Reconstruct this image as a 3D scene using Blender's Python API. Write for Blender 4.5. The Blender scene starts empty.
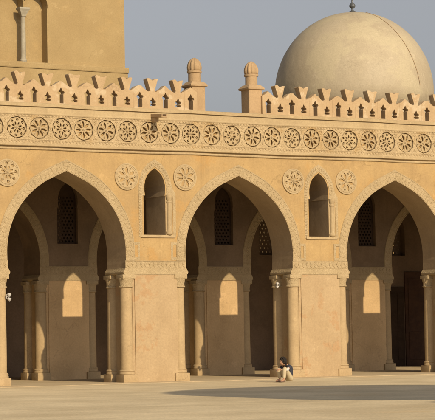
import bpy, bmesh, math, random
from mathutils import Vector, Matrix
from mathutils.geometry import tessellate_polygon
rnd = random.Random(7)
S = bpy.context.scene
COL = S.collection
PI = math.pi
P = 7.02          # bay spacing in metres

# ------------------------------------------------------------------ camera
cam_loc = Vector((-28.351, -63.629, 1.667))
yaw, pitch, roll, fpx = 0.53795, 0.06040, -0.01734, 2043.86
F = Vector((math.sin(yaw)*math.cos(pitch), math.cos(yaw)*math.cos(pitch), math.sin(pitch)))
R_ = Vector((math.cos(yaw), -math.sin(yaw), 0)); U_ = R_.cross(F)
R2 = math.cos(roll)*R_ + math.sin(roll)*U_; U2 = -math.sin(roll)*R_ + math.cos(roll)*U_
cd = bpy.data.cameras.new('camera'); cam = bpy.data.objects.new('camera', cd); COL.objects.link(cam)
M = Matrix((R2, U2, -F)).transposed().to_4x4(); M.translation = cam_loc
cam.matrix_world = M
cd.sensor_fit = 'HORIZONTAL'; cd.sensor_width = 36; cd.lens = fpx/435*36
cd.clip_start = 0.5; cd.clip_end = 6000
S.camera = cam

# ------------------------------------------------------------------ light
SUN_EL = math.atan(0.508)
SUN_DX = 0.028                       # the light travels a touch towards +X
EXPOSURE = 0.0
world = bpy.data.worlds.new('World'); S.world = world; world.use_nodes = True
nt = world.node_tree; bg = nt.nodes['Background']
sky = nt.nodes.new('ShaderNodeTexSky'); sky.sky_type = 'NISHITA'; sky.sun_disc = False
sky.sun_elevation = SUN_EL
sky.sun_rotation = PI + math.atan(SUN_DX)      # sun stands behind the viewer, towards -Y
sky.altitude = 60; sky.air_density = 1.0; sky.dust_density = 3.2; sky.ozone_density = 1.0
hs = nt.nodes.new('ShaderNodeHueSaturation'); hs.inputs['Saturation'].default_value = 0.22
nt.links.new(sky.outputs[0], hs.inputs['Color']); tint = nt.nodes.new('ShaderNodeMix'); tint.data_type = 'RGBA'; tint.blend_type = 'MULTIPLY'; tint.inputs[0].default_value = 1
tint.inputs[7].default_value = (0.985, 0.985, 1.02, 1)
nt.links.new(hs.outputs[0], tint.inputs[6]); nt.links.new(tint.outputs[2], bg.inputs[0])
bg.inputs[1].default_value = 0.086
sl = bpy.data.lights.new('sun', 'SUN'); sl.energy = 4.0; sl.angle = math.radians(0.55); sl.color = (1.0, 0.80, 0.52)
so = bpy.data.objects.new('sun', sl); COL.objects.link(so)
so.rotation_euler = Vector((SUN_DX, 1.0, -0.508)).to_track_quat('-Z', 'Y').to_euler()
so.location = (0, -60, 40)
S.view_settings.view_transform = 'Standard'; S.view_settings.look = 'None'
S.view_settings.exposure = EXPOSURE; S.view_settings.gamma = 1; S.view_settings.use_curve_mapping = False

# ------------------------------------------------------------------ materials
def mat(name, c1, c2=None, scale=0.6, rough=0.92, bump=0.0, bscale=30, streak=0.0, grain=0.08, carved=0.0, cscale=9.0,
        blotch=None, blotch_scale=0.35, blotch_lo=0.55, blotch_hi=0.68, metallic=0.0, bricks=None, crack=0.0):
    m = bpy.data.materials.new(name); m.use_nodes = True
    n = m.node_tree.nodes; L = m.node_tree.links
    b = n['Principled BSDF']; b.inputs['Roughness'].default_value = rough; b.inputs['Metallic'].default_value = metallic
    b.inputs['Specular IOR Level'].default_value = 0.25
    geo = n.new('ShaderNodeNewGeometry'); pos = geo.outputs['Position']
    def noise(sc, det=5, rg=0.6, vec=pos):
        t = n.new('ShaderNodeTexNoise'); t.inputs['Scale'].default_value = sc
        t.inputs['Detail'].default_value = det; t.inputs['Roughness'].default_value = rg
        L.new(vec, t.inputs['Vector']); return t.outputs['Fac']
    def ramp(f, lo, hi):
        r = n.new('ShaderNodeMapRange'); r.inputs['From Min'].default_value = lo; r.inputs['From Max'].default_value = hi
        r.interpolation_type = 'SMOOTHSTEP'; L.new(f, r.inputs['Value']); return r.outputs[0]
    def mix(f, a, bb, mode='MIX'):
        x = n.new('ShaderNodeMix'); x.data_type = 'RGBA'; x.blend_type = mode
        if isinstance(f, float): x.inputs[0].default_value = f
        else: L.new(f, x.inputs[0])
        for k, v in ((6, a), (7, bb)):
            if isinstance(v, tuple): x.inputs[k].default_value = (*v, 1)
            else: L.new(v, x.inputs[k])
        return x.outputs[2]
    c2 = c2 or tuple(v*0.82 for v in c1)
    col = mix(ramp(noise(scale, 8, 0.62), 0.34, 0.66), c1, c2)
    if blotch:
        bf = ramp(noise(blotch_scale, 7, 0.65), blotch_lo, blotch_hi)
        col = mix(bf, col, blotch)
    if streak:
        mp = n.new('ShaderNodeMapping'); mp.inputs['Scale'].default_value = (1, 1, 0.09); L.new(pos, mp.inputs['Vector'])
        sf = ramp(noise(2.6, 6, 0.65, mp.outputs[0]), 0.5, 0.78)
        mu = n.new('ShaderNodeMath'); mu.operation = 'MULTIPLY'; L.new(sf, mu.inputs[0]); mu.inputs[1].default_value = streak
        col = mix(mu.outputs[0], col, tuple(v*0.55 for v in c1))
    if grain:
        g = ramp(noise(14, 6, 0.75), 0.3, 0.7)
        col = mix(g, col, mix(1.0, col, (1-grain*2,)*3, 'MULTIPLY'))
    if crack:
        wv = n.new('ShaderNodeTexNoise'); wv.inputs['Scale'].default_value = 2.2; wv.inputs['Detail'].default_value = 6; L.new(pos, wv.inputs['Vector'])
        av = n.new('ShaderNodeVectorMath'); av.operation = 'MULTIPLY_ADD'; L.new(wv.outputs['Color'], av.inputs[0]); av.inputs[1].default_value = (0.9,)*3; L.new(pos, av.inputs[2])
        vc = n.new('ShaderNodeTexVoronoi'); vc.feature = 'DISTANCE_TO_EDGE'; vc.inputs['Scale'].default_value = 0.55; L.new(av.outputs[0], vc.inputs['Vector'])
        inv = n.new('ShaderNodeMath'); inv.operation = 'SUBTRACT'; inv.inputs[0].default_value = 1; L.new(ramp(vc.outputs['Distance'], 0.003, 0.011), inv.inputs[1])
        mk = n.new('ShaderNodeMath'); mk.operation = 'MULTIPLY'; L.new(inv.outputs[0], mk.inputs[0]); L.new(ramp(noise(0.7, 3), 0.5, 0.6), mk.inputs[1])
        mk2 = n.new('ShaderNodeMath'); mk2.operation = 'MULTIPLY'; L.new(mk.outputs[0], mk2.inputs[0]); mk2.inputs[1].default_value = crack
        col = mix(mk2.outputs[0], col, tuple(v*0.45 for v in c1))
        # paler repairs and small lost patches with crisp edges
        pf = ramp(noise(1.7, 9, 0.72), 0.60, 0.625)
        pm = n.new('ShaderNodeMath'); pm.operation = 'MULTIPLY'; L.new(pf, pm.inputs[0]); pm.inputs[1].default_value = 0.35
        col = mix(pm.outputs[0], col, tuple(min(1, v*1.16+0.02) for v in c1))
        df = ramp(noise(5.5, 9, 0.7), 0.655, 0.68)
        dm_ = n.new('ShaderNodeMath'); dm_.operation = 'MULTIPLY'; L.new(df, dm_.inputs[0]); dm_.inputs[1].default_value = 0.4
        col = mix(dm_.outputs[0], col, tuple(v*0.62 for v in c1))
    hgt = None
    if bricks:
        bt = n.new('ShaderNodeTexBrick'); bw, bh = bricks
        mp2 = n.new('ShaderNodeMapping'); L.new(pos, mp2.inputs['Vector'])
        L.new(mp2.outputs[0], bt.inputs['Vector'])
        bt.inputs['Color1'].default_value = (1, 1, 1, 1); bt.inputs['Color2'].default_value = (.86, .86, .86, 1)
        bt.inputs['Mortar'].default_value = (.74, .72, .7, 1); bt.inputs['Scale'].default_value = 1.0
        bt.inputs['Mortar Size'].default_value = 0.012; bt.inputs['Brick Width'].default_value = bw; bt.inputs['Row Height'].default_value = bh
        col = mix(0.6, col, mix(1.0, col, bt.outputs['Color'], 'MULTIPLY'))
    if carved:
        v = n.new('ShaderNodeTexVoronoi'); v.feature = 'DISTANCE_TO_EDGE'; v.inputs['Scale'].default_value = cscale
        wob = n.new('ShaderNodeTexNoise'); wob.inputs['Scale'].default_value = cscale*0.5; L.new(pos, wob.inputs['Vector'])
        ad = n.new('ShaderNodeVectorMath'); ad.operation = 'MULTIPLY_ADD'; L.new(wob.outputs['Color'], ad.inputs[0])
        ad.inputs[1].default_value = (0.16,)*3; L.new(pos, ad.inputs[2])
        L.new(ad.outputs[0], v.inputs['Vector'])
        r = ramp(v.outputs['Distance'], 0.02, 0.16)
        v2 = n.new('ShaderNodeTexVoronoi'); v2.feature = 'F1'; v2.inputs['Scale'].default_value = cscale*2.3; L.new(ad.outputs[0], v2.inputs['Vector'])
        r2 = ramp(v2.outputs['Distance'], 0.15, 0.6)
        s = n.new('ShaderNodeMath'); s.operation = 'MULTIPLY_ADD'; L.new(r2, s.inputs[0]); s.inputs[1].default_value = -0.5; L.new(r, s.inputs[2])
        hgt = s.outputs[0]
        bn = n.new('ShaderNodeBump'); bn.inputs['Strength'].default_value = carved; bn.inputs['Distance'].default_value = 0.03
        L.new(hgt, bn.inputs['Height'])
    if bump or carved:
        b2 = n.new('ShaderNodeBump'); b2.inputs['Strength'].default_value = max(bump, 0.25); b2.inputs['Distance'].default_value = 0.02
        L.new(noise(bscale, 8, 0.7), b2.inputs['Height'])
        if carved: L.new(bn.outputs[0], b2.inputs['Normal'])
        b3 = n.new('ShaderNodeBump'); b3.inputs['Strength'].default_value = 0.35; b3.inputs['Distance'].default_value = 0.06
        L.new(noise(2.2, 4, 0.5), b3.inputs['Height']); L.new(b2.outputs[0], b3.inputs['Normal'])
        L.new(b3.outputs[0], b.inputs['Normal'])
    L.new(col, b.inputs['Base Color'])
    return m

OCH = mat('ochre_plaster', crack=0.38, c1=(0.465, 0.322, 0.15), c2=(0.40, 0.275, 0.132), scale=0.9, bump=0.45, streak=0.45, blotch=(0.455, 0.286, 0.115), blotch_scale=0.6, blotch_lo=0.52, blotch_hi=0.62)
PALE = mat('pale_stucco', (0.49, 0.38, 0.225), (0.43, 0.33, 0.19), 1.2, bump=0.4, carved=0.45, cscale=15, streak=0.2)
FRZ = mat('frieze_stucco', crack=0.38, c1=(0.53, 0.41, 0.245), c2=(0.47, 0.355, 0.205), scale=0.8, bump=0.4, carved=0.5, cscale=13, streak=0.35, blotch=(0.47, 0.33, 0.165), blotch_scale=0.6)
SMOOTH = mat('smooth_stucco', crack=0.38, c1=(0.48, 0.37, 0.215), c2=(0.41, 0.31, 0.18), scale=1.0, bump=0.45, streak=0.4)
PANEL = mat('pier_plaster', crack=0.3, c1=(0.455, 0.338, 0.20), c2=(0.41, 0.298, 0.172), scale=0.8, bump=0.25, streak=0.12, blotch=(0.43, 0.285, 0.155), blotch_scale=0.7, blotch_lo=0.54, blotch_hi=0.58)
SHAFT = mat('column_plaster', crack=0.4, c1=(0.47, 0.35, 0.20), c2=(0.42, 0.31, 0.175), scale=1.5, bump=0.3, streak=0.15)
CREN = mat('crenel_plaster', crack=0.38, c1=(0.47, 0.345, 0.205), c2=(0.43, 0.305, 0.175), scale=1.1, bump=0.4, grain=0.06, blotch=(0.52, 0.41, 0.27), blotch_scale=1.3, blotch_lo=0.54, blotch_hi=0.6, streak=0.1)
PINN = mat('pinnacle_stone', (0.47, 0.33, 0.19), (0.40, 0.28, 0.16), 1.6, bump=0.5, streak=0.3)
TOWER = mat('tower_stone', crack=0.38, c1=(0.40, 0.295, 0.145), c2=(0.36, 0.26, 0.125), scale=0.45, bump=0.4, streak=0.15, blotch=(0.42, 0.30, 0.14), blotch_scale=0.5)
MARBLE = mat('grey_marble', (0.42, 0.38, 0.29), (0.34, 0.30, 0.22), 1.5, bump=0.3)
DOME = mat('dome_plaster', crack=0.35, c1=(0.47, 0.40, 0.285), c2=(0.43, 0.36, 0.25), scale=0.42, rough=0.6, bump=0.15, bscale=4, blotch=(0.49, 0.42, 0.285), blotch_scale=0.5, blotch_lo=0.5, blotch_hi=0.6, streak=0.18)
INNER = mat('inner_plaster', crack=0.3, c1=(0.62, 0.44, 0.245), c2=(0.54, 0.38, 0.205), scale=0.8, bump=0.3, streak=0.2)
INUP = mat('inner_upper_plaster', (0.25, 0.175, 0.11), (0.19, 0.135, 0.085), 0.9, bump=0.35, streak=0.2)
INTR = mat('soffit_plaster', (0.42, 0.32, 0.20), (0.36, 0.27, 0.165), 0.9, bump=0.35, streak=0.25)
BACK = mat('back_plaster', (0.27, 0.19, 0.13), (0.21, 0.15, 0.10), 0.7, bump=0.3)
WOOD = mat('dark_wood', (0.07, 0.042, 0.025), (0.05, 0.03, 0.018), 3, rough=0.7, bump=0.3)
DOORW = mat('door_wood', (0.11, 0.055, 0.03), (0.08, 0.04, 0.024), 3, rough=0.6, bump=0.3)
GROUND = mat('court_paving', (0.82, 0.69, 0.465), (0.66, 0.545, 0.355), 0.3, bump=0.6, bscale=14, grain=0.13, blotch=(0.72, 0.57, 0.35), blotch_scale=0.2, bricks=(1.3, 0.9))
WALK = mat('walkway_stone', (0.66, 0.53, 0.34), (0.60, 0.475, 0.30), 0.5, bump=0.4, grain=0.12, bricks=(0.9, 0.6))
LEAD = mat('grey_metal', (0.13, 0.14, 0.15), None, 3, rough=0.45, bump=0.1, metallic=0.4)
LAMPW = mat('white_enamel', (0.6, 0.58, 0.55), (0.5, 0.48, 0.45), 4, rough=0.4, bump=0.05, grain=0.0)
GLASS = mat('lamp_glass', (0.5, 0.5, 0.5), None, 4, rough=0.1, grain=0)
SKIN = mat('skin', (0.42, 0.24, 0.15), (0.38, 0.21, 0.13), 5, rough=0.6, grain=0)
HAIR = mat('black_hair', (0.018, 0.014, 0.012), (0.03, 0.022, 0.018), 30, rough=0.6, bump=0.5, bscale=90, grain=0)
SHIRT = mat('grey_blue_shirt', (0.055, 0.06, 0.08), (0.04, 0.04, 0.055), 6, rough=0.9, bump=0.3, bscale=20, grain=0)
SLEEVE = mat('white_cloth', (0.6, 0.58, 0.55), (0.5, 0.48, 0.45), 6, rough=0.9, bump=0.3, bscale=20, grain=0)
TROUS = mat('beige_trousers', (0.52, 0.44, 0.29), (0.45, 0.38, 0.25), 6, rough=0.9, bump=0.3, bscale=20, grain=0)
SHOE = mat('shoe_leather', (0.2, 0.13, 0.10), None, 8, rough=0.6, grain=0)
DARK = mat('eye_dark', (0.02, 0.015, 0.012), None, 8, rough=0.3, grain=0)
LIP = mat('lip', (0.33, 0.13, 0.10), None, 8, rough=0.5, grain=0)

# ------------------------------------------------------------------ helpers
def link(name, me, m, parent=None, loc=None, smooth=False):
    if m is not None and not me.materials: me.materials.append(m)
    if smooth:
        for f in me.polygons: f.use_smooth = True
    o = bpy.data.objects.new(name, me); COL.objects.link(o)
    if parent is not None: o.parent = parent
    if loc is not None: o.location = loc
    return o
def thing(name, label, cat, loc=(0, 0, 0), group=None):
    o = bpy.data.objects.new(name, None); COL.objects.link(o); o.location = loc
    o['label'] = label; o['category'] = cat
    if group: o['group'] = group
    return o
def tag(o, label, cat, group=None):
    o['label'] = label; o['category'] = cat
    if group: o['group'] = group
    return o
def bm_mesh(bm, name='m', recalc=True):
    if recalc: bmesh.ops.recalc_face_normals(bm, faces=bm.faces)
    me = bpy.data.meshes.new(name); bm.to_mesh(me); bm.free(); return me
def box(bm, x0, x1, y0, y1, z0, z1, bev=0.0):
    vs = [bm.verts.new((x, y, z)) for z in (z0, z1) for x, y in ((x0, y0), (x1, y0), (x1, y1), (x0, y1))]
    fs = []
    for a in ((0, 3, 2, 1), (4, 5, 6, 7), (0, 1, 5, 4), (1, 2, 6, 5), (2, 3, 7, 6), (3, 0, 4, 7)):
        fs.append(bm.faces.new([vs[i] for i in a]))
    if bev:
        es = list({e for f in fs for e in f.edges})
        bmesh.ops.bevel(bm, geom=es, offset=bev, segments=2, affect='EDGES', profile=0.6)
def box_obj(name, x0, x1, y0, y1, z0, z1, m, parent=None, bev=0.0):
    bm = bmesh.new(); box(bm, x0, x1, y0, y1, z0, z1, bev); return link(name, bm_mesh(bm), m, parent)
def plate_mesh(outline, holes, y0, thick, bev=0.0):
    """flat shape in X,Z (outline with holes) standing at y0 and reaching y0+thick"""
    cu = bpy.data.curves.new('c', 'CURVE'); cu.dimensions = '2D'; cu.fill_mode = 'BOTH'
    for poly in [outline] + list(holes):
        sp = cu.splines.new('POLY'); sp.points.add(len(poly)-1)
        for i, (x, z) in enumerate(poly): sp.points[i].co = (x, z, 0, 1)
        sp.use_cyclic_u = True
    if bev:
        cu.bevel_depth = bev; cu.bevel_resolution = 1; cu.offset = -bev
    cu.extrude = thick/2 - bev
    ob = bpy.data.objects.new('c', cu); COL.objects.link(ob)
    dg = bpy.context.evaluated_depsgraph_get(); dg.update()
    me = bpy.data.meshes.new_from_object(ob.evaluated_get(dg))
    bpy.data.objects.remove(ob); bpy.data.curves.remove(cu)
    for v in me.vertices:
        x, z, d = v.co; v.co = (x, y0 + thick/2 + d, z)
    bm = bmesh.new(); bm.from_mesh(me); bmesh.ops.remove_doubles(bm, verts=bm.verts, dist=1e-5)
    bpy.data.meshes.remove(me)
    for f in bm.faces: f.smooth = False
    return bm_mesh(bm)
def lathe(profile, seg=28, ax=(0, 0), ribs=None):
    bm = bmesh.new(); rings = []
    for r, z in profile:
        ring = []
        for i in range(seg):
            a = 2*PI*i/seg; rr = r
            if ribs: rr = r*(1 + ribs(a, z))
            ring.append(bm.verts.new((ax[0]+rr*math.cos(a), ax[1]+rr*math.sin(a), z)))
        rings.append(ring)
    for a, b in zip(rings, rings[1:]):
        for i in range(seg): bm.faces.new((a[i], a[(i+1) % seg], b[(i+1) % seg], b[i]))
    bm.faces.new(rings[0][::-1]); bm.faces.new(rings[-1])
    return bm
def smooth_by_angle(me, deg=40):
    for f in me.polygons: f.use_smooth = True
    bm = bmesh.new(); bm.from_mesh(me)
    for e in bm.edges:
        if len(e.link_faces) == 2 and e.calc_face_angle(0) > math.radians(deg): e.smooth = False
    bm.to_mesh(me); bm.free(); return me

# ------------------------------------------------------------------ dimensions of the arcade
ZI, ZA, ZC, ZF, ZT = 3.81, 7.40, 8.22, 9.33, 9.58   # impost, apex, string course, frieze top, wall top
HW = 1.24; T = 1.42; D = 6.92; YB = 13.9
K0, K1 = -3, 7            # piers
X0, X1 = K0*P - 1.24, K1*P + 1.24
# half profile of the pointed horseshoe arch: offset from the centre line, height
HALF = [(2.27, 3.81), (2.285, 4.1), (2.295, 4.4), (2.295, 4.7), (2.265, 5.0), (2.20, 5.3), (2.10, 5.6), (1.97, 5.88), (1.80, 6.15),
        (1.60, 6.4), (1.38, 6.62), (1.13, 6.83), (0.87, 7.0), (0.60, 7.14), (0.32, 7.27), (0.10, 7.365), (0.0, 7.41)]
def densify(pts, n=3):
    out = []
    for i in range(len(pts)-1):
        p0 = pts[max(0, i-1)]; p1 = pts[i]; p2 = pts[i+1]; p3 = pts[min(len(pts)-1, i+2)]
        for k in range(n):
            t = k/n
            out.append(tuple(0.5*((2*p1[c]) + (-p0[c]+p2[c])*t + (2*p0[c]-5*p1[c]+4*p2[c]-p3[c])*t*t + (-p0[c]+3*p1[c]-3*p2[c]+p3[c])*t**3) for c in (0, 1)))
    return out + [pts[-1]]
HALF = densify(HALF)
def arch_pts(xc, grow=0.0, zlo=None, jit=0.0):
    pts = []
    L_ = [(-x, z) for x, z in HALF]; full = L_ + [(x, z) for x, z in HALF[::-1][1:]]
    n = len(full); out = []
    for i, (x, z) in enumerate(full):
        if grow:
            a = full[max(0, i-1)]; b = full[min(n-1, i+1)]
            tx, tz = b[0]-a[0], b[1]-a[1]; l = math.hypot(tx, tz); nx, nz = -tz/l, tx/l
            if i in (0, n-1): nx, nz = (-1 if i == 0 else 1), 0
            x, z = x + nx*grow, z + nz*grow*(1.0 if i != n//2 else 1.12)
        if jit and 0 < i < n-1: x += rnd.uniform(-jit, jit); z += rnd.uniform(-jit, jit)
        out.append((xc + x, z))
    return out
def niche_pts(xc, z0=5.22, left=0.465, right=0.42, zs=6.62):
    p = [(xc-left, z0), (xc-left, zs), (xc-0.40, zs)]
    h = [(0.40, 6.62), (0.425, 6.8), (0.42, 7.0), (0.37, 7.2), (0.28, 7.37), (0.15, 7.50), (0, 7.60)]
    p += [(xc-x, z) for x, z in h[1:]] + [(xc+x, z) for x, z in h[::-1][1:]]
    p += [(xc+right, zs), (xc+right, z0)]
    return p
def wall_with_arches(k0, k1, z_top, y0, thick, niche=True, jit=0.003):
    out = [(k0*P-HW, ZI)]
    for k in range(k0, k1):
        out.append((k*P+HW, ZI))
        a = arch_pts((k+.5)*P, jit=jit); out += a[1:-1]
        out.append(((k+1)*P-HW, ZI))
    out += [(k1*P+HW, ZI), (k1*P+HW, z_top), (k0*P-HW, z_top)]
    out[0] = (k0*P-HW, ZI)
    holes = [niche_pts(k*P) for k in range(k0, k1+1)] if niche else []
    return plate_mesh(out, holes, y0, thick)

def leaf_prism(bm, cx, cz, ang, ln, wd, y0, h):
    c, s_ = math.cos(ang), math.sin(ang)
    pts = [(-ln/2, 0), (-ln*0.22, wd*0.42), (ln*0.12, wd*0.5), (ln/2, 0), (ln*0.12, -wd*0.5), (-ln*0.22, -wd*0.42)]
    q = [(cx+a*c-b*s_, cz+a*s_+b*c) for a, b in pts]
    lo = [bm.verts.new((x, y0+0.004, z)) for x, z in q]
    m_ = [(cx+a*0.72*c-b*0.6*s_, cz+a*0.72*s_+b*0.6*c) for a, b in pts]
    hi = [bm.verts.new((x, y0-h, z)) for x, z in m_]
    for i in range(6): bm.faces.new((lo[i], lo[(i+1) % 6], hi[(i+1) % 6], hi[i]))
    bm.faces.new(hi)
def scroll(bm, path, width, y0, h=0.016, step=0.15, seed=1, ribs=True):
    """carved running foliage between two ribs, along a centre path in X,Z"""
    r = random.Random(seed); d = [0]
    for a, b in zip(path, path[1:]): d.append(d[-1]+math.hypot(b[0]-a[0], b[1]-a[1]))
    def at(t):
        i = 1
        while i < len(d)-1 and d[i] < t: i += 1
        f = (t-d[i-1])/max(1e-9, d[i]-d[i-1]); a, b = path[i-1], path[i]
        return a[0]+(b[0]-a[0])*f, a[1]+(b[1]-a[1])*f, math.atan2(b[1]-a[1], b[0]-a[0])
    n = int(d[-1]/step)
    for i in range(n):
        x, z, a = at((i+.5)*d[-1]/n); nx, nz = -math.sin(a), math.cos(a); sg = 1 if i % 2 else -1
        w = width*0.24; j = lambda: r.uniform(-.12, .12)
        leaf_prism(bm, x+nx*w*sg, z+nz*w*sg, a+0.75*sg+j(), step*1.15, width*0.20, y0, h)
        leaf_prism(bm, x-nx*w*sg*0.9, z-nz*w*sg*0.9, a-0.95*sg+j(), step*0.95, width*0.16, y0, h)
        leaf_prism(bm, x+nx*w*0.1*sg, z+nz*w*0.1*sg, a-0.35*sg+j(), step*0.8, width*0.12, y0, h)
    if ribs:
        for off in (-width*0.46, width*0.46):
            m = max(2, int(d[-1]/0.12)); pv = None
            for i in range(m+1):
                x, z, a = at(min(d[-1]-1e-4, max(1e-4, i*d[-1]/m))); nx, nz = -math.sin(a), math.cos(a)
                row = [bm.verts.new((x+nx*(off+o_), y0-hh, z+nz*(off+o_))) for o_, hh in ((-0.015, -0.004), (-0.009, h), (0.009, h), (0.015, -0.004))]
                if pv:
                    for k in range(3): bm.faces.new((pv[k], pv[k+1], row[k+1], row[k]))
                pv = row
def add_scroll(me, *a, **k):
    bm = bmesh.new(); bm.from_mesh(me); b2 = bmesh.new(); scroll(b2, *a, **k)
    bmesh.ops.recalc_face_normals(b2, faces=b2.faces)
    t = bpy.data.meshes.new('t'); b2.to_mesh(t); b2.free(); bm.from_mesh(t); bpy.data.meshes.remove(t)
    bm.to_mesh(me); bm.free(); return me
# rosette meshes: a pierced disc, three designs
def circ(x, z, r, n=8, a0=0): return [(x+r*math.cos(a0+2*PI*i/n), z+r*math.sin(a0+2*PI*i/n)) for i in range(n)]
def petal(a, r0, r1, w, n=5):
    pts = []
    for i in range(n+1):
        t = i/n; rr = r0+(r1-r0)*t; ww = w*math.sin(PI*min(1, t*0.86+0.10))*(0.55+0.45*t)
        pts.append((rr, ww))
    pts = pts + [(r, -w_) for r, w_ in pts[::-1]]
    c, s = math.cos(a), math.sin(a)
    return [(r*c - w_*s, r*s + w_*c) for r, w_ in pts]
def rosette_mesh(kind, r=0.37, sides=8):
    out = circ(0, 0, r*0.985, sides*1 if sides == 8 else 28, PI/8)
    holes = []
    if kind == 0:
        for i in range(8): holes.append(petal(2*PI*i/8+PI/8, r*0.24, r*0.84, r*0.16))
    elif kind == 1:
        for i in range(8):
            holes.append(petal(2*PI*i/8, r*0.2, r*0.56, r*0.10)); holes.append(circ(r*0.73*math.cos(2*PI*i/8+PI/8), r*0.73*math.sin(2*PI*i/8+PI/8), r*0.13, 7))
    else:
        for i in range(6): holes.append(petal(2*PI*i/6, r*0.22, r*0.80, r*0.17))
        for i in range(6): holes.append(circ(r*0.72*math.cos(2*PI*i/6+PI/6), r*0.72*math.sin(2*PI*i/6+PI/6), r*0.085, 6))
    me = plate_mesh(out, holes, 0, 0.05, 0.006)
    bm = bmesh.new(); bm.from_mesh(me); n = len(holes) and (6 if kind == 2 else 8)
    for i in range(n):      # raised rays between the petals and a boss in the middle
        a = 2*PI*i/n + (0 if kind == 0 else PI/n)
        leaf_prism(bm, r*0.52*math.cos(a), r*0.52*math.sin(a), a, r*0.72, r*0.11, 0, 0.016)
    for i in range(n): leaf_prism(bm, 0, 0, PI*i/n, r*0.32, r*0.12, 0, 0.02)
    m_ = 32
    for rr, ww in ((r*0.90, r*0.035),):
        pv = None; first = None
        for i in range(m_+1):
            a = 2*PI*i/m_
            row = [bm.verts.new(((rr+o_)*math.cos(a), -h_, (rr+o_)*math.sin(a))) for o_, h_ in ((-ww, -0.003), (-ww*.5, 0.014), (ww*.5, 0.014), (ww, -0.003))]
            if pv:
                for k in range(3): bm.faces.new((pv[k], pv[k+1], row[k+1], row[k]))
            pv = row
    bmesh.ops.recalc_face_normals(bm, faces=bm.faces); bm.to_mesh(me); bm.free()
    return me

# ------------------------------------------------------------------ ground
bm = bmesh.new(); gy = 900
vs = [bm.verts.new(v) for v in ((-gy, -gy, 0), (gy, -gy, 0), (gy, gy, 0), (-gy, gy, 0))]; bm.faces.new(vs)
g = link('ground', bm_mesh(bm), GROUND); g['kind'] = 'structure'
w = box_obj('walkway', X0-3, X1+3, -1.5, YB+0.2, -0.2, 0.008, WALK, None, 0.004); w['kind'] = 'structure'
ZG = 0.008

# ------------------------------------------------------------------ arcades
def column_meshes():
    sh = []
    zb, zt_ = 0.44, 3.36
    for i in range(9):
        t = i/8; sh.append((0.232-0.015*t, zb+(zt_-zb)*t))
    shaft = smooth_by_angle(bm_mesh(lathe(sh, 28)))
    cap_p = [(0.232, 3.345), (0.262, 3.36), (0.262, 3.39), (0.238, 3.41), (0.240, 3.50), (0.262, 3.60), (0.285, 3.68)]
    bm = lathe(cap_p, 28, ribs=lambda a, z: 0.035*math.cos(8*a)*max(0, (z-3.40))*3.3)
    box(bm, -0.255, 0.255, -0.255, 0.255, 3.66, 3.805, 0.012)
    cap = smooth_by_angle(bm_mesh(bm), 35)
    base_p = [(0.27, 0.27), (0.29, 0.30), (0.285, 0.335), (0.275, 0.36), (0.27, 0.385), (0.285, 0.40), (0.275, 0.425), (0.247, 0.45)]
    bm = lathe(base_p, 28); box(bm, -0.285, 0.285, -0.285, 0.285, ZG-0.03, 0.285, 0.02)
    base = smooth_by_angle(bm_mesh(bm), 35)
    return shaft, cap, base
SH, CAP, BASE = column_meshes()
for me, m in ((SH, SHAFT), (CAP, PALE), (BASE, SHAFT)): me.materials.append(m)
def add_column(parent, x, y, ry=0):
    c = link('engaged_column', SH, None, parent, (x, y, 0))
    link('capital', CAP, None, c); link('column_base', BASE, None, c)
    return c
def pier_mesh():
    bm = bmesh.new()
    box(bm, -0.86, 0.86, 0.012, T-0.012, ZG-0.03, ZI-0.005)
    box(bm, -1.125, -0.863, 0.30, T-0.30, ZG-0.03, ZI-0.008)
    box(bm, 0.863, 1.06, 0.30, T-0.30, ZG-0.03, ZI-0.008)
    box(bm, -0.95, -0.8625, 0.045, 0.298, ZG-0.03, ZI-0.008)
    box(bm, 0.8625, 0.93, 0.045, 0.298, ZG-0.03, ZI-0.008)
    return bm_mesh(bm)
PIER = pier_mesh(); PIER.materials.append(PANEL)
# impost moulding that runs round the top of each pier
def impost_mesh():
    bm = bmesh.new()
    prof = [(0.0, 3.80), (0.045, 3.815), (0.07, 3.85), (0.075, 3.90), (0.055, 3.94), (0.02, 3.985), (0.0, 4.03)]
    rings = []
    for o_, z in prof:
        # only swells towards the openings, flush on the two faces
        x = HW+0.004+o_; y0 = -0.012; y1 = T+0.012
        rings.append([bm.verts.new(v) for v in ((-x, y0, z), (x, y0, z), (x, y1, z), (-x, y1, z))])
    for a, b in zip(rings, rings[1:]):
        for i in range(4): bm.faces.new((a[i], a[(i+1) % 4], b[(i+1) % 4], b[i]))
    bm.faces.new(rings[0][::-1]); bm.faces.new(rings[-1])
    return bm_mesh(bm)
IMP = impost_mesh(); IMP.materials.append(PALE)
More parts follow.
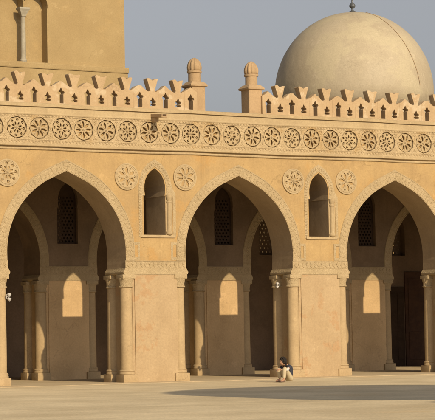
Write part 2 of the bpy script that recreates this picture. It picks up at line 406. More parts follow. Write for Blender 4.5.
# carved band on the pier face above the impost
def pier_band():
    return plate_mesh([(-1.235, 4.032), (1.235, 4.032), (1.235, 4.30), (-1.235, 4.30)], [], -0.018, 0.03, 0.004)
BAND = pier_band(); add_scroll(BAND, [(-1.2, 4.165), (1.2, 4.165)], 0.25, -0.018, 0.014, 0.17, 5); BAND.materials.append(PALE)
def border_panel():      # small upright carved strips beside the ochre field above each pier
    return plate_mesh([(-0.16, 4.32), (0.16, 4.32), (0.16, 4.95), (-0.16, 4.95)], [[(-0.07, 4.42), (0.07, 4.42), (0.07, 4.86), (-0.07, 4.86)]], -0.018, 0.03, 0.004)
BORD = border_panel(); BORD.materials.append(PALE)
def archivolt_mesh():
    inner = arch_pts(0, 0.0, jit=0); outer = arch_pts(0, 0.37)
    inner = [p for p in inner if p[1] > 4.3]; outer = [p for p in outer if p[1] > 4.3]
    inner = [(inner[0][0], 4.302)] + inner + [(inner[-1][0], 4.302)]
    outer = [(outer[0][0], 4.302)] + outer + [(outer[-1][0], 4.302)]
    me = plate_mesh(outer + inner[::-1], [], -0.02, 0.032, 0.005)
    mid = [p for p in arch_pts(0, 0.185) if p[1] > 4.34]
    return add_scroll(me, mid, 0.33, -0.02, 0.011, 0.16, 3)
ARCHV = archivolt_mesh(); ARCHV.materials.append(PALE)
def niche_frame_mesh():
    n = niche_pts(0, z0=5.15, left=0.53, right=0.70, zs=6.62)
    n = [(-0.53, 5.15), (-0.53, 6.60), (-0.44, 6.62)] + [(-x, z) for x, z in [(0.465, 6.8), (0.46, 7.0), (0.41, 7.22), (0.31, 7.41), (0.17, 7.55), (0, 7.66)]]
    n += [(x, z) for x, z in [(0.17, 7.55), (0.31, 7.41), (0.41, 7.22), (0.46, 7.0), (0.465, 6.8), (0.44, 6.62)]] + [(0.72, 6.60), (0.72, 5.15)]
    o = [(-0.66, 5.15), (-0.66, 6.9), (-0.61, 7.22), (-0.50, 7.50), (-0.29, 7.75), (0, 7.93), (0.29, 7.75), (0.50, 7.50), (0.63, 7.22), (0.72, 6.9), (0.84, 6.7), (0.84, 5.15)]
    me = plate_mesh(o + n[::-1], [], -0.015, 0.028, 0.005)
    mid = [(-0.595, 5.2), (-0.595, 6.6), (-0.565, 6.9), (-0.53, 7.2), (-0.43, 7.44), (-0.25, 7.64), (0, 7.80), (0.25, 7.64), (0.43, 7.44), (0.53, 7.2), (0.57, 6.9)]
    return add_scroll(me, mid, 0.15, -0.015, 0.012, 0.10, 4, ribs=False)
NFRAME = niche_frame_mesh(); NFRAME.materials.append(PALE)
def small_column():
    prof = [(0.085, 5.22), (0.125, 5.26), (0.125, 5.33), (0.095, 5.37), (0.09, 5.5), (0.082, 6.35), (0.105, 6.38), (0.105, 6.41), (0.085, 6.44), (0.12, 6.53), (0.13, 6.60), (0.13, 6.64)]
    return smooth_by_angle(bm_mesh(lathe(prof, 18)), 35)
SCOL = small_column(); SCOL.materials.append(SMOOTH)
ROS = [rosette_mesh(k) for k in range(3)]
for r in ROS: r.materials.append(SMOOTH)
MED = [rosette_mesh(k, 0.43, 28) for k in range(3)]
for r in MED: r.materials.append(SMOOTH)
MRING = plate_mesh(circ(0, 0, 0.475, 36), [circ(0, 0, 0.425, 36)], 0, 0.045, 0.008); MRING.materials.append(SMOOTH)

front = thing('arcade', 'sunlit ochre courtyard arcade with tall pointed arches, rosette frieze and crenellated top', 'arcade')
me = wall_with_arches(K0, K1, ZC-0.002, 0.0, T)
me.materials.append(OCH); me.materials.append(INTR)
for f in me.polygons:
    if abs(f.normal.y) < 0.5: f.material_index = 1
# the notch for the little column beside each niche is cut as a shallow recess of its own shape
link('arch_wall', me, OCH, front)
for k in range(K0, K1+1):
    pr = link('pier', PIER, None, front, (k*P, 0, 0))
    link('impost', IMP, None, pr)
    if k >= -1:
        link('carved_band', BAND, None, pr)
        for s in (-0.80, 0.78):
            b = link('carved_border', BORD, None, pr, (s, 0, 0))
    for sx in (-1, 0.915):
        for y in (0.225, T-0.225):
            add_column(front, k*P + sx*1.105, y)
for k in range(-1, 5):
    link('archivolt', ARCHV, None, front, ((k+.5)*P, 0, 0))
    link('niche_frame', NFRAME, None, front, (k*P, 0, 0))
    q = link('window_column', SCOL, None, front, (k*P+0.56, -0.02, 0))
    # pale slab behind the window column
    box_obj('niche_jamb', k*P+0.424, k*P+0.70, -0.006, 0.02, 5.22, 6.60, SMOOTH, front)
    box_obj('window_sill', k*P-0.60, k*P+0.78, -0.05, 0.10, 5.12, 5.215, SMOOTH, front, 0.012)
    for j, (s, zz) in enumerate(((-1.14, 7.27), (1.24, 7.30))):
        mr = link('medallion', MED[(2*k+j+3) % 3], None, front, (k*P+s, -0.042, zz))
        mr.rotation_euler.y = 0.3*j + 0.5*k
        link('medallion_rim', MRING, None, mr, (0, -0.006, 0))

# upper wall core with frieze
fr = box_obj('upper_wall', X0, X1, 0.065, T, ZC, ZT, OCH, front)
def frieze():
    n0, n1 = -6, 34; holes = []; cs = []
    for i in range(n0, n1):
        x = 0.735 + 0.866*i + rnd.uniform(-.012, .012)
        cs.append(x); holes.append(circ(x, 8.87, 0.39, 10, rnd.uniform(0, 1)))
    out = [(X0, ZC+0.10), (X1, ZC+0.10), (X1, ZF), (X0, ZF)]
    me = plate_mesh(out, holes, -0.06, 0.122)
    for zz in (8.415, 9.292): add_scroll(me, [(X0+.1, zz), (X1-.1, zz)], 0.075, -0.06, 0.010, 0.13, 8, ribs=False)
    bm = bmesh.new()
    for zz in (8.463, 9.262): box(bm, X0+.1, X1-.1, -0.072, -0.05, zz-0.008, zz+0.008)
    for x in cs:
        for (ux, uz, ua) in ((0.433, 8.66, 0.9), (0.433, 8.60, -0.9), (0.433, 9.08, 0.9), (0.433, 9.15, -0.9), (0.433, 8.87, PI/2), (0.395, 8.56, 0.2), (0.47, 8.56, -0.2), (0.395, 9.18, 0.2), (0.47, 9.18, -0.2)):
            leaf_prism(bm, x+ux, uz, ua+rnd.uniform(-.2, .2), 0.115, 0.05, -0.06, 0.014)
    bmesh.ops.recalc_face_normals(bm, faces=bm.faces)
    t = bpy.data.meshes.new('t'); bm.to_mesh(t); bm.free()
    bm = bmesh.new(); bm.from_mesh(me); bm.from_mesh(t); bm.to_mesh(me); bm.free()
    f = link('frieze', me, FRZ, front)
    for i, x in enumerate(cs):
        r = link('rosette', ROS[(0, 1, 0, 2, 1, 0, 0, 1)[i % 8]], None, front, (x, rnd.uniform(-0.038, -0.016), 8.87)).rotation_euler.y = rnd.uniform(0, 0.8)
        r = None
frieze()
# string course under the frieze: two fillets with a groove, and the smooth band plus slab on top
def run(name, prof, m, parent, x0=X0, x1=X1, step=0.9):
    """extrude a y,z profile along x with slightly wavering height, as hand-run plaster"""
    bm = bmesh.new(); n = int((x1-x0)/step); rings = []
    for i in range(n+1):
        x = x0+(x1-x0)*i/n; dz = 0.010*math.sin(x*0.9)+0.007*math.sin(x*2.3+1)
        rings.append([bm.verts.new((x, y, z+dz)) for y, z in prof])
    k = len(prof)
    for a, b in zip(rings, rings[1:]):
        for i in range(k): bm.faces.new((a[i], b[i], b[(i+1) % k], a[(i+1) % k]))
    bm.faces.new(rings[0]); bm.faces.new(rings[-1][::-1])
    return link(name, bm_mesh(bm), m, parent)
run('string_course', [(0.12, 8.10), (-0.045, 8.115), (-0.06, 8.135), (-0.06, 8.17), (-0.045, 8.185), (0.01, 8.19), (0.01, 8.225), (-0.085, 8.235), (-0.10, 8.25), (-0.10, 8.30), (-0.06, 8.335), (0.12, 8.335)], SMOOTH, front)
run('smooth_band', [(0.12, 9.31), (-0.075, 9.32), (-0.085, 9.35), (-0.06, 9.40), (-0.055, 9.575), (0.12, 9.575)], SMOOTH, front)
run('coping', [(0.5, 9.575), (-0.02, 9.58), (-0.02, 9.605), (-0.095, 9.61), (-0.10, 9.71), (-0.06, 9.735), (0.5, 9.74)], SMOOTH, front)

# ---- crenellation: alternating gabled slits and flaring heads, one unit 1.05 m wide
U = 1.048
def slit_pts(z, s=0.092):
    return [(-s, z+0.06), (s, z+0.06), (s, z+0.38), (s+0.05, z+0.43), (s+0.025, z+0.485), (s-0.03, z+0.495), (0.045, z+0.54), (0, z+0.62), (-0.045, z+0.54), (-s+0.03, z+0.495), (-s-0.025, z+0.485), (-s-0.05, z+0.43), (-s, z+0.38)]
def merlon_mesh(v=0):
    r = random.Random(v+11); j = lambda a=0.026: r.uniform(-a, a)
    z = 9.72
    out = [(-0.27, z), (0.778, z), (0.778, z+0.70+j(.004)), (0.70, z+0.665+j()), (0.685, z+0.64), (0.625, z+0.645), (0.62, z+0.69+j()), (0.745+j(), z+1.08+j()), (0.73, z+1.105), (0.64, z+1.10+j()), (0.52, z+1.055+j()), (0.41, z+1.11+j()), (0.32+j(), z+1.105+j()), (0.30, z+1.085),
           (0.43, z+0.70+j()), (0.415, z+0.655), (0.36, z+0.64), (0.31, z+0.66+j()), (0.16, z+0.77+j()), (0.05, z+0.84+j()), (0.0+j(), z+0.86+j()), (-0.05, z+0.845), (-0.15, z+0.775+j()), (-0.27, z+0.70)]
    slit = slit_pts(z)
    c = 0.524
    cross = [(c-0.11, z+0.12), (c+0.11, z+0.12), (c+0.125, z+0.18), (c+0.06, z+0.205), (c+0.12, z+0.25), (c+0.115, z+0.315), (c+0.05, z+0.33), (c+0.04, z+0.375), (c, z+0.45), (c-0.04, z+0.375), (c-0.05, z+0.33), (c-0.115, z+0.315), (c-0.12, z+0.25), (c-0.06, z+0.205), (c-0.125, z+0.18)]
    return plate_mesh(out, [slit, cross], 0.0, 0.29, 0.007)
MER = [merlon_mesh(v) for v in range(6)]
for m_ in MER: m_.materials.append(CREN)
i = 0
x = 1.30 - 7*U
while x < 8.2:
    o = link('merlon', MER[i % 6], None, front, (x, 0.05, rnd.uniform(-.008, .006))); o.scale.x = 1.045/1.048; x += 1.045; i += 1
# the last half unit against the pinnacle: a gable with its slit only
def gable_mesh():
    z = 9.72; s = 0.078
    out = [(-0.27, z), (0.27, z), (0.27, z+0.69), (0.15, z+0.78), (0, z+0.86), (-0.14, z+0.78), (-0.27, z+0.70)]
    slit = slit_pts(z)
    return plate_mesh(out, [slit], 0.0, 0.29, 0.007)
GB = gable_mesh(); GB.materials.append(CREN)
link('merlon', GB, None, front, (8.60, 0.05, 0))
x = 11.92; i = 0
while x < X1-1:
    o = link('merlon', MER[(i*5+1) % 6], None, front, (x, 0.05, rnd.uniform(-.008, .006))); o.scale.x = 1.040/1.048; x += 1.040; i += 1

def pinnacle(x, y, s=1.0):
    bm = bmesh.new()
    box(bm, -0.335, 0.335, -0.335, 0.335, 9.86, 10.76, 0.015)
    root = link('pinnacle', bm_mesh(bm), PINN, front, (x, y, -0.13)); root.scale = (0.83, 0.83, 1)
    bm = bmesh.new()
    rings = []
    for h_, z in ((0.33, 10.755), (0.42, 10.79), (0.43, 10.84), (0.36, 10.90), (0.29, 10.965)):
        rings.append([bm.verts.new(v) for v in ((-h_, -h_, z), (h_, -h_, z), (h_, h_, z), (-h_, h_, z))])
    for a, b in zip(rings, rings[1:]):
        for i in range(4): bm.faces.new((a[i], a[(i+1) % 4], b[(i+1) % 4], b[i]))
    bm.faces.new(rings[0][::-1]); bm.faces.new(rings[-1])
    link('pinnacle_cap', bm_mesh(bm), PINN, root)
    bm = lathe([(0.275, 10.95), (0.27, 11.28), (0.325, 11.30), (0.325, 11.36), (0.27, 11.38)], 28)
    link('drum', smooth_by_angle(bm_mesh(bm), 35), PINN, root)
    prof = [(0.27, 11.36), (0.30, 11.44), (0.305, 11.52), (0.28, 11.62), (0.23, 11.72), (0.15, 11.80), (0.07, 11.845), (0.02, 11.86)]
    bm = lathe(prof, 72, ribs=lambda a, z: 0.17*abs(math.cos(5*a))-0.09)
    link('ribbed_knob', bm_mesh(bm), PINN, root, None, True)
pinnacle(8.98, 0.42); pinnacle(11.42, 0.42)
# low kerb between the two pinnacles
# rain spout
bm = bmesh.new()
box(bm, -0.11, 0.11, -0.85, 0.10, 0.0, 0.045, 0.008); box(bm, -0.11, -0.07, -0.85, 0.10, 0.04, 0.12, 0.008); box(bm, 0.07, 0.11, -0.85, 0.10, 0.04, 0.12, 0.008)
sp = link('rain_spout', bm_mesh(bm), PINN, front, (6.98, 0, 9.42)); sp.rotation_euler.x = 0.10
bm = bmesh.new(); box(bm, -0.09, 0.09, -0.30, -0.04, -0.16, 0.0, 0.02)
link('spout_bracket', bm_mesh(bm), PINN, sp)
# roof terrace behind the parapet
box_obj('roof', X0, X1, T+0.003, YB+0.7, 8.75, 9.2, SMOOTH, front)

# ---- second row of piers
inner = thing('arcade', 'shaded inner row of pointed arches on piers behind the front arcade', 'arcade', (0, D, 0))
me = wall_with_arches(K0, K1, 8.45, 0.0, T)
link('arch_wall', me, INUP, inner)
PIER2 = PIER.copy(); PIER2.materials.clear(); PIER2.materials.append(INNER)
IMPB = plate_mesh([(-1.235, 4.032), (1.235, 4.032), (1.235, 4.36), (-1.235, 4.36)], [], -0.018, 0.03, 0.004); add_scroll(IMPB, [(-1.2, 4.2), (1.2, 4.2)], 0.28, -0.018, 0.014, 0.17, 6); IMPB.materials.append(PALE)
for k in range(K0, K1+1):
    pr = link('pier', PIER2, None, inner, (k*P, 0, 0)); link('impost', IMP, None, pr); link('carved_band', IMPB, None, pr)
    for sx in (-1, 0.915):
        for y in (0.225, T-0.225): add_column(inner, k*P + sx*1.105, y)
LAT_H = [circ(-0.33+0.15*i+(0.075 if j_ % 2 else 0), 5.32+0.13*j_, 0.045, 6) for j_ in range(15) for i in range(5 if j_ % 2 == 0 else 4)]
LAT = plate_mesh([(-0.455, 5.225), (0.41, 5.225), (0.41, 6.7), (0.40, 7.1), (0.26, 7.36), (0, 7.56), (-0.26, 7.36), (-0.40, 7.1), (-0.455, 6.6)],
                 [h for h in LAT_H if h[0][1] < 7.05], 0.16, 0.04); LAT.materials.append(WOOD)  # added pierced sheet, its dark tone standing for the deep shade in the openings
for k in range(-2, 6):
    link('archivolt', ARCHV, None, inner, ((k+.5)*P, 0, 0))
    link('added_dark_lattice', LAT, None, inner, (k*P, 0, 0))

# ---- back wall with grilles, a door and an open doorway painted dark
def grille_holes():
    hs_ = []
    for iz in range(9):
        for ix in range(5 if iz % 2 else 4):
            xx = (ix-(2 if iz % 2 else 1.5))*0.19; zz = 5.30+iz*0.175
            if zz > 6.3 and abs(xx) > 0.42-(zz-6.3)*0.75: continue
            hs_.append(circ(xx, zz, 0.05, 6))
    return hs_
back = thing('wall', 'dark rear wall of the portico with small pierced stucco windows, seen through the arches', 'wall', (0, YB, 0))
wins = [3.0 + 3.51*i for i in range(-3, 13)]
wh = [[(c-0.5, 5.15), (c+0.5, 5.15), (c+0.5, 6.35), (c+0.42, 6.65), (c+0.25, 6.88), (c, 7.0), (c-0.25, 6.88), (c-0.42, 6.65), (c-0.5, 6.35)] for c in wins]
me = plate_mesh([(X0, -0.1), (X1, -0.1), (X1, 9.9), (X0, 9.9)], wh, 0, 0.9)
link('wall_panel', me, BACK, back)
GR = plate_mesh([(-0.51, 5.14), (0.51, 5.14), (0.51, 6.36), (0.43, 6.66), (0.26, 6.9), (0, 7.01), (-0.26, 6.9), (-0.43, 6.66), (-0.51, 6.36)], grille_holes(), 0.35, 0.05)
GR.materials.append(BACK)
for c in wins: link('window_grille', GR, None, back, (c, 0, 0))
for c, hw_, zt_, mm in ((27.45, 0.46, 3.7, WOOD), (29.2, 1.22, 4.4, DOORW)):  # narrow near-black leaf paints the darkness of an open doorway; wide one is a door
    d = box_obj('door_or_dark_doorway', c-hw_, c+hw_, -0.06, -0.002, ZG, zt_, mm, back, 0.01)
    for s_ in (-0.5, 0.5):
        for z0, z1 in ((0.3, 1.6), (1.85, zt_-0.3)):
            box_obj('door_or_doorway_panel', c+s_*hw_-0.36*hw_, c+s_*hw_+0.36*hw_, -0.085, -0.058, z0, z1, mm, d, 0.01)
# ceiling of beams over the two aisles
ceil = thing('ceiling', 'dark timber ceiling of the portico above the arches', 'ceiling', (0, 0, 0))
box_obj('boards', X0, X1, T+0.006, YB-0.003, 8.50, 8.745, WOOD, ceil)
for n_, (ya, yb) in enumerate(((T+0.01, D-0.01), (D+T+0.01, YB-0.01))):
    bm = bmesh.new(); x = X0+0.4
    while x < X1-0.3: box(bm, x-0.1, x+0.1, ya, yb, 8.28, 8.498); x += 0.85
    b = link('beams', bm_mesh(bm), WOOD, ceil)
# end walls closing the portico far to both sides
for xx, lb in ((X0-0.92, 'plain plastered end wall closing the portico at its left end'), (X1+0.02, 'plain plastered end wall closing the portico at its right end')):
    tag(box_obj('wall', xx, xx+0.9, 0.0, YB+0.9, -0.1, 9.9, OCH), lb, 'wall')

# ------------------------------------------------------------------ minaret base
TX0, TX1, TY = 8.75, 19.88, 26.0
tw = thing('minaret', 'square golden stone minaret base with blind double window rising behind the crenellations', 'minaret', (14.3, TY, 0))
ty = 0.0
hc = 0.0                                   # centre of the blind window
rec_o = []
def twin(zb=15.05, zs=17.72):
    pts = [(-1.28, zb), (1.28, zb), (1.28, zs)]
    for c in (0.66,):
        pts += [(c+0.66*math.cos(a)*1.0, zs+0.12+0.70*math.sin(a)) for a in [PI*i/12-0.16 for i in range(0, 14)]]
    pts += [(0.0, zs)]
    pts += [(-0.66+0.66*math.cos(a), zs+0.12+0.70*math.sin(a)) for a in [PI*i/12-0.16 for i in range(1, 15)]]
    pts += [(-1.28, zs)]
    out = []
    for q in pts:
        if not out or (abs(out[-1][0]-q[0])+abs(out[-1][1]-q[1])) > 0.02: out.append(q)
    return out
W0, W1 = TX0-14.3, TX1-14.3
link('front_face', plate_mesh([(W0, 15.02), (W1, 15.02), (W1, 22.0), (W0, 22.0)], [twin()], 0, 0.62), TOWER, tw)
box_obj('shaft', W0, W1, 0.62, 11.1, 15.02, 22.0, TOWER, tw)
box_obj('lower_shaft', W0-0.10, W1+0.10, -0.10, 11.2, -0.1, 14.72, TOWER, tw)
box_obj('ledge', W0-0.16, W1+0.16, -0.16, 11.26, 14.72, 15.02, TOWER, tw, 0.06)
bm = lathe([(0.15, 15.04), (0.17, 15.12), (0.135, 15.18), (0.125, 15.3), (0.115, 17.25), (0.14, 17.28)], 20)
cc = link('window_column', smooth_by_angle(bm_mesh(bm), 35), MARBLE, tw, (0.03, 0.10, 0))
bm = bmesh.new(); rings = []
for h_, z in ((0.12, 17.28), (0.14, 17.36), (0.22, 17.53), (0.28, 17.62), (0.28, 17.70)):
    rings.append([bm.verts.new(v) for v in ((-h_, -h_*0.8, z), (h_, -h_*0.8, z), (h_, h_*0.7, z), (-h_, h_*0.7, z))])
for a, b in zip(rings, rings[1:]):
    for i in range(4): bm.faces.new((a[i], a[(i+1) % 4], b[(i+1) % 4], b[i]))
bm.faces.new(rings[0][::-1]); bm.faces.new(rings[-1])
link('capital', bm_mesh(bm), MARBLE, cc)
box_obj('top_ledge', W0-0.2, W1+0.2, -0.2, 11.3, 22.0, 22.3, SMOOTH, tw, 0.05)
bm = lathe([(4.2, 22.3), (4.1, 27.5), (4.4, 27.7), (4.4, 28.0), (2.2, 28.0), (2.1, 31.0), (2.3, 31.2), (1.6, 31.9), (0.9, 32.4), (0.2, 33.2)], 32)
link('round_stage', smooth_by_angle(bm_mesh(bm), 35), TOWER, tw, (0, 5.5, 0))

# ------------------------------------------------------------------ dome behind
def px_ray(x, y):
    return F + R2*((x-217.5)/fpx) - U2*((y-210)/fpx)
DC = Vector((36.54, 30.0, 0)); RD = 4.44; ZE = 14.95
dm = thing('domed_building', 'large smooth sand coloured dome with small metal finial rising behind the crenellations', 'dome', DC)
prof = []
for i in range(25):
    t = i/24*PI/2
    r = RD*math.cos(t)**0.96; z = ZE + 4.52*math.sin(t)**1.03
    prof.append((max(r, 0.03), z))
prof = [(RD-0.02, ZE-1.2)] + prof
bm = lathe(prof, 72)
link('dome', bm_mesh(bm), DOME, dm, None, True)
bm = lathe([(4.55, 9.0), (4.55, ZE-1.3), (4.45, ZE-1.18), (4.0, ZE-1.1)], 48); link('drum', smooth_by_angle(bm_mesh(bm), 35), DOME, dm)
box_obj('building_block', -5.6, 5.6, -5.6, 5.6, -0.1, 9.2, OCH, dm)
bm = lathe([(0.10, 19.40), (0.22, 19.5), (0.07, 19.62), (0.05, 19.70), (0.16, 19.80), (0.18, 19.88), (0.14, 19.97), (0.05, 20.05), (0.045, 20.2), (0.10, 20.28), (0.04, 20.38), (0.03, 20.7), (0.01, 21.0)], 18)
link('finial', smooth_by_angle(bm_mesh(bm), 50), LEAD, dm)
# cable lying on the dome
def tube(pts, r, seg=6):
    bm = bmesh.new(); rings = []
    for i, p in enumerate(pts):
        a = pts[max(0, i-1)]; b = pts[min(len(pts)-1, i+1)]; t = (b-a).normalized()
        u = t.cross(Vector((0.3, 0.2, 1))).normalized(); v = t.cross(u)
        rings.append([bm.verts.new(p+u*r*math.cos(2*PI*k/seg)+v*r*math.sin(2*PI*k/seg)) for k in range(seg)])
    for a, b in zip(rings, rings[1:]):
        for k in range(seg): bm.faces.new((a[k], a[(k+1) % seg], b[(k+1) % seg], b[k]))
    bm.faces.new(rings[0][::-1]); bm.faces.new(rings[-1]); return bm
az0 = math.radians(-71)
pts = []
for i in range(22):
    t = 0.16+0.84*i/21; el = PI/2*(1-t*0.99)
    az = az0 - 0.30*(1-t)
    r = (RD+0.02)*max(0, math.cos(el))**0.96; z = ZE+4.54*math.sin(el)**1.03
    pts.append(Vector((r*math.cos(az), r*math.sin(az), z)))
link('cable', bm_mesh(tube(pts, 0.012)), PINN, dm)

# ------------------------------------------------------------------ fountain pavilion (stands right of and behind the view; its dome's shade falls on the court)
FX, FY = 3.6, -45.2
fp = thing('pavilion', 'domed square fountain pavilion standing in the middle of the courtyard', 'pavilion', (FX, FY, 0))
def pav_wall():
    out = [(-4, -0.1), (-1.6, -0.1), (-1.6, 3.8), (-1.35, 4.8), (-0.8, 5.6), (0, 6.1), (0.8, 5.6), (1.35, 4.8), (1.6, 3.8), (1.6, -0.1), (4, -0.1), (4, 8.0), (-4, 8.0)]
    return plate_mesh(out, [], -4, 0.9)
PW = pav_wall(); PW.materials.append(OCH)
for i in range(4):
    o = link('pavilion_wall', PW, None, fp); o.rotation_euler.z = i*PI/2; o.scale = (0.999-0.001*i,)*2+(1,)
box_obj('pavilion_roof', -3.9, 3.9, -3.9, 3.9, 7.9, 8.2, SMOOTH, fp)
bm = lathe([(3.3, 8.15), (3.3, 11.6), (4.0, 12.1), (5.0, 12.6), (5.0, 15.1)], 32); link('drum', bm_mesh(bm), OCH, fp)
bm = lathe([(4.95*math.cos(PI/2*i/20)+0.02, 15.1+1.3*math.sin(PI/2*i/20)) for i in range(21)], 56); link('dome', bm_mesh(bm), DOME, fp, None, True)

# ------------------------------------------------------------------ floodlights on the piers
def floodlight(loc, label, rz=0, s=1.0):
    t = thing('floodlight', label, 'lamp', loc, 'white floodlights fixed to the arcade piers')
    t.rotation_euler.z = rz; t.scale = (s,)*3
    bm = bmesh.new(); box(bm, -0.05, 0.05, -0.02, 0.02, -0.10, 0.12, 0.006); box(bm, -0.02, 0.02, -0.16, -0.015, -0.02, 0.02)
    link('bracket', bm_mesh(bm), LAMPW, t)
    for z in (0.10, -0.14):
        bm = lathe([(0.035, -0.10), (0.07, -0.08), (0.085, 0.0), (0.10, 0.05), (0.10, 0.07), (0.085, 0.075)], 20)
        me = bm_mesh(bm); o = link('lamp_head', smooth_by_angle(me, 40), LAMPW, t, (0, -0.19, z)); o.rotation_euler.x = math.radians(115)
        bm = lathe([(0.08, 0.076), (0.06, 0.085), (0.01, 0.09)], 16)
        link('lamp_glass', bm_mesh(bm), GLASS, o, None, True)
floodlight((1.16, -0.02, 3.05), 'white twin floodlight on the right column of the leftmost pier', 0.5, 0.62)
floodlight((2*P-1.36, 0.72, 3.44), 'small white floodlight under the impost inside the middle arch', -PI/2, 0.5)

# ------------------------------------------------------------------ seated person
def skin_mesh(nodes, edges, sub=2):
    """nodes: list of (pos, rx, ry); returns an evaluated mesh grown round the skeleton"""
    me = bpy.data.meshes.new('s'); me.from_pydata([n[0] for n in nodes], edges, []); me.update()
    o = bpy.data.objects.new('s', me); COL.objects.link(o)
    md = o.modifiers.new('skin', 'SKIN'); md.use_smooth_shade = True
    for i, nn in enumerate(nodes):
        sv = me.skin_vertices[0].data[i]; sv.radius = (nn[1], nn[2]); sv.use_root = (i == 0)
    sb = o.modifiers.new('sub', 'SUBSURF'); sb.levels = sub; sb.render_levels = sub
    dg = bpy.context.evaluated_depsgraph_get(); dg.update()
    out = bpy.data.meshes.new_from_object(o.evaluated_get(dg)); bpy.data.objects.remove(o); bpy.data.meshes.remove(me)
    for f in out.polygons: f.use_smooth = True
    return out
def ellipsoid(c, r, seg=16, rings=12, m=None, rot=None, jit=0, seed=0):
    bm = bmesh.new(); bmesh.ops.create_uvsphere(bm, u_segments=seg, v_segments=rings, radius=1)
    rr = random.Random(seed)
    for v in bm.verts:
        k = 1+rr.uniform(-jit, jit)
        v.co = Vector((v.co.x*r[0]*k, v.co.y*r[1]*k, v.co.z*r[2]*k))
    if rot: bmesh.ops.rotate(bm, verts=bm.verts, matrix=rot, cent=(0, 0, 0))
    bmesh.ops.translate(bm, verts=bm.verts, vec=c); return bm
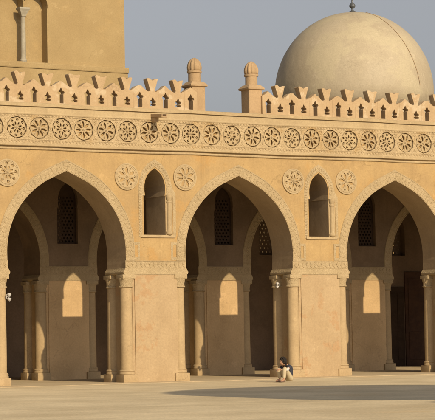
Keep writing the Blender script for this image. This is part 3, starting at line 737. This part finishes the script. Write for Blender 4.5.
# local frame: +x is where the person faces, y to his left, z up
pj = thing('person', 'person in dark shirt and beige trousers seated on the paving, hugging raised knees', 'person')
V = Vector
def person():
    hip = V((0, 0, 0.13)); ch = V((0.03, 0, 0.36)); sh = V((0.13, 0, 0.50)); nk = V((0.19, 0, 0.57))
    hd = V((0.30, 0, 0.64))
    sL, sR = V((0.13, 0.17, 0.50)), V((0.13, -0.17, 0.50))
    kL, kR = V((0.40, 0.22, 0.47)), V((0.42, -0.10, 0.45))
    aL, aR = V((0.50, 0.30, 0.09)), V((0.34, -0.10, 0.09))
    fL, fR = V((0.67, 0.33, 0.045)), V((0.51, -0.10, 0.045))
    eL, eR = V((0.34, 0.27, 0.40)), V((0.33, -0.25, 0.38))
    wL, wR = V((0.50, 0.11, 0.41)), V((0.52, -0.02, 0.38))
    # one continuous body: hips, spine, neck, head, arms, legs, feet
    nodes = [(hip, .13, .11), (ch, .12, .10), (sh, .12, .085), (nk, .05, .05), (hd-V((0.02, 0, 0.05)), .055, .06), (hd+V((0, 0, 0.03)), .07, .08),
             (sL, .055, .055), (eL, .04, .04), (wL, .027, .027), (sR, .055, .055), (eR, .04, .04), (wR, .027, .027),
             (V((0.06, 0.10, 0.13)), .09, .09), (kL, .06, .06), (aL, .036, .036), (fL, .035, .028),
             (V((0.06, -0.10, 0.13)), .09, .09), (kR, .06, .06), (aR, .036, .036), (fR, .035, .028)]
    edges = [(0, 1), (1, 2), (2, 3), (3, 4), (4, 5), (2, 6), (6, 7), (7, 8), (2, 9), (9, 10), (10, 11), (0, 12), (12, 13), (13, 14), (14, 15), (0, 16), (16, 17), (17, 18), (18, 19)]
    body = link('body', skin_mesh(nodes, edges), SKIN, pj)
    # hands: palm and five curled fingers each, joined to the body's part list as one mesh per hand
    for s, w_, e_ in ((1, wL, eL), (-1, wR, eR)):
        d = (w_-e_).normalized(); side = V((0.25, 0, -1)).normalized(); up = d.cross(side).normalized()
        hn = [(w_, .022, .018), (w_+d*0.05, .036, .017)]; he = [(0, 1)]
        for q in range(4):
            o_ = side*((q-1.5)*0.019); ln = (0.028, 0.033, 0.031, 0.024)[q]
            b0 = w_+d*0.082+o_; i0 = len(hn)
            hn += [(b0, .009, .009), (b0+d*ln+up*0.006*s, .0085, .0085), (b0+d*(ln+0.014)-V((0.022, 0, 0.01)), .0075, .0075)]
            he += [(1, i0), (i0, i0+1), (i0+1, i0+2)]
        i0 = len(hn); tb = w_+d*0.03-side*0.035
        hn += [(tb, .011, .011), (tb+d*0.03-side*0.012, .009, .009)]; he += [(1, i0), (i0, i0+1)]
        link('hand', skin_mesh(hn, he, 1), SKIN, body)
    # face
    fd = V((1, 0, -0.28)).normalized(); fc = hd+V((0.0, 0, 0.02))
    bm = ellipsoid(fc, (0.098, 0.078, 0.118), 20, 16)
    for v in bm.verts:      # narrower jaw, flatter sides
        if v.co.z < fc.z: v.co.y = fc.y+(v.co.y-fc.y)*(1-0.25*(fc.z-v.co.z)/0.118)
    nose = ellipsoid(fc+V((0.098, 0, -0.015)), (0.020, 0.014, 0.028), 8, 6)
    tmp = bpy.data.meshes.new('t'); nose.to_mesh(tmp); bm.from_mesh(tmp); nose.free()
    for s in (-1, 1):
        ear = ellipsoid(fc+V((-0.005, s*0.078, -0.008)), (0.020, 0.010, 0.032), 8, 6); ear.to_mesh(tmp); bm.from_mesh(tmp); ear.free()
    link('head', bm_mesh(bm), SKIN, pj, None, True)
    for s in (-1, 1):
        bm = ellipsoid(fc+V((0.088, s*0.030, 0.012)), (0.010, 0.014, 0.008), 8, 6); link('eye', bm_mesh(bm), DARK, body, None, True)
    bm = ellipsoid(fc+V((0.092, 0, -0.058)), (0.010, 0.026, 0.008), 10, 6); link('mouth', bm_mesh(bm), LIP, body, None, True)
    # curly hair: cap of overlapping tufts
    hb = bmesh.new(); tmp = bpy.data.meshes.new('t2')
    rr = random.Random(3)
    base = ellipsoid(fc+V((-0.022, 0, 0.028)), (0.108, 0.098, 0.118), 20, 14, jit=0.05, seed=2); base.to_mesh(tmp); hb.from_mesh(tmp); base.free()
    for i in range(90):
        a = rr.uniform(0, 2*PI); u = rr.uniform(-0.55, 1)
        dr = V((math.cos(a)*math.sqrt(1-u*u), math.sin(a)*math.sqrt(1-u*u), u))
        if dr.x > 0.45 and dr.z < 0.45: continue
        p_ = fc+V((-0.022, 0, 0.028))+V((dr.x*0.108, dr.y*0.098, dr.z*0.118)); r_ = rr.uniform(0.016, 0.032)
        e = ellipsoid(p_, (r_, r_, r_*1.2), 7, 5, jit=0.15, seed=i); e.to_mesh(tmp); hb.from_mesh(tmp); e.free()
    for i in range(26):     # locks falling to the nape
        a = rr.uniform(0.55*PI, 1.45*PI); p_ = fc+V((-0.03+0.09*math.cos(a), 0.095*math.sin(a), rr.uniform(-0.13, -0.02))); r_ = rr.uniform(0.018, 0.03)
        e = ellipsoid(p_, (r_, r_, r_*1.7), 7, 5, jit=0.15, seed=200+i); e.to_mesh(tmp); hb.from_mesh(tmp); e.free()
    link('hair', bm_mesh(hb), HAIR, pj, None, True)
    # clothing
    tn = [(hip, .150, .125), (ch, .142, .118), (sh+V((0, 0, 0.0)), .138, .098), (sh+V((0.035, 0, 0.055)), .062, .06),
          (sL, .070, .068), (sL+(eL-sL)*0.55, .062, .060), (sR, .070, .068), (sR+(eR-sR)*0.55, .062, .060)]
    link('shirt', skin_mesh(tn, [(0, 1), (1, 2), (2, 3), (2, 4), (4, 5), (2, 6), (6, 7)]), SHIRT, pj)
    for s_, e_, w_ in ((sL, eL, wL), (sR, eR, wR)):
        link('sleeve', skin_mesh([(s_+(e_-s_)*0.5, .057, .057), (e_, .052, .052), (e_+(w_-e_)*0.8, .038, .038)], [(0, 1), (1, 2)]), SLEEVE, pj)
    pn = [(hip+V((0.02, 0, 0.0)), .13, .12), (V((0.07, 0.10, 0.14)), .105, .10), (kL, .077, .077), (kL+(aL-kL)*0.5, .065, .065), (kL+(aL-kL)*0.93, .052, .052),
          (V((0.07, -0.10, 0.14)), .105, .10), (kR, .077, .077), (kR+(aR-kR)*0.5, .065, .065), (kR+(aR-kR)*0.93, .052, .052), (hip+V((-0.05, 0, -0.005)), .115, .11), (hip+V((-0.10, 0, 0.0)), .06, .06)]
    link('trousers', skin_mesh(pn, [(0, 1), (1, 2), (2, 3), (3, 4), (0, 5), (5, 6), (6, 7), (7, 8), (0, 9), (9, 10)]), TROUS, pj)
    for a_, f_ in ((aL, fL), (aR, fR)):
        link('shoe', skin_mesh([(V((a_.x-0.02, a_.y, 0.045)), .042, .036), (V((a_.x+0.06, a_.y+(f_.y-a_.y)*.4, 0.045)), .044, .034), (V((f_.x+0.01, f_.y, 0.035)), .036, .026)], [(0, 1), (1, 2)]), SHOE, pj)
person()
d = px_ray(290.0, 382.0); t_ = -cam_loc.z/d.z; pg = cam_loc + d*t_
pj.location = (pg.x, pg.y, 0.0)
pj.rotation_euler.z = math.atan2(0.515, -0.857) + math.radians(38)
pj.scale = (1.03,)*3

# few loose stones and a paper scrap on the court
def pebble(x, y, r, label, seed):
    rr = random.Random(seed); bm = bmesh.new(); bmesh.ops.create_icosphere(bm, subdivisions=2, radius=1)
    for v in bm.verts:
        k = 1+rr.uniform(-.15, .15); v.co = V((v.co.x*r*1.3*k, v.co.y*r*k, v.co.z*r*0.6*k))
    o = link('stone', bm_mesh(bm), PINN, None, (x, y, r*0.4), True); tag(o, label, 'stone')
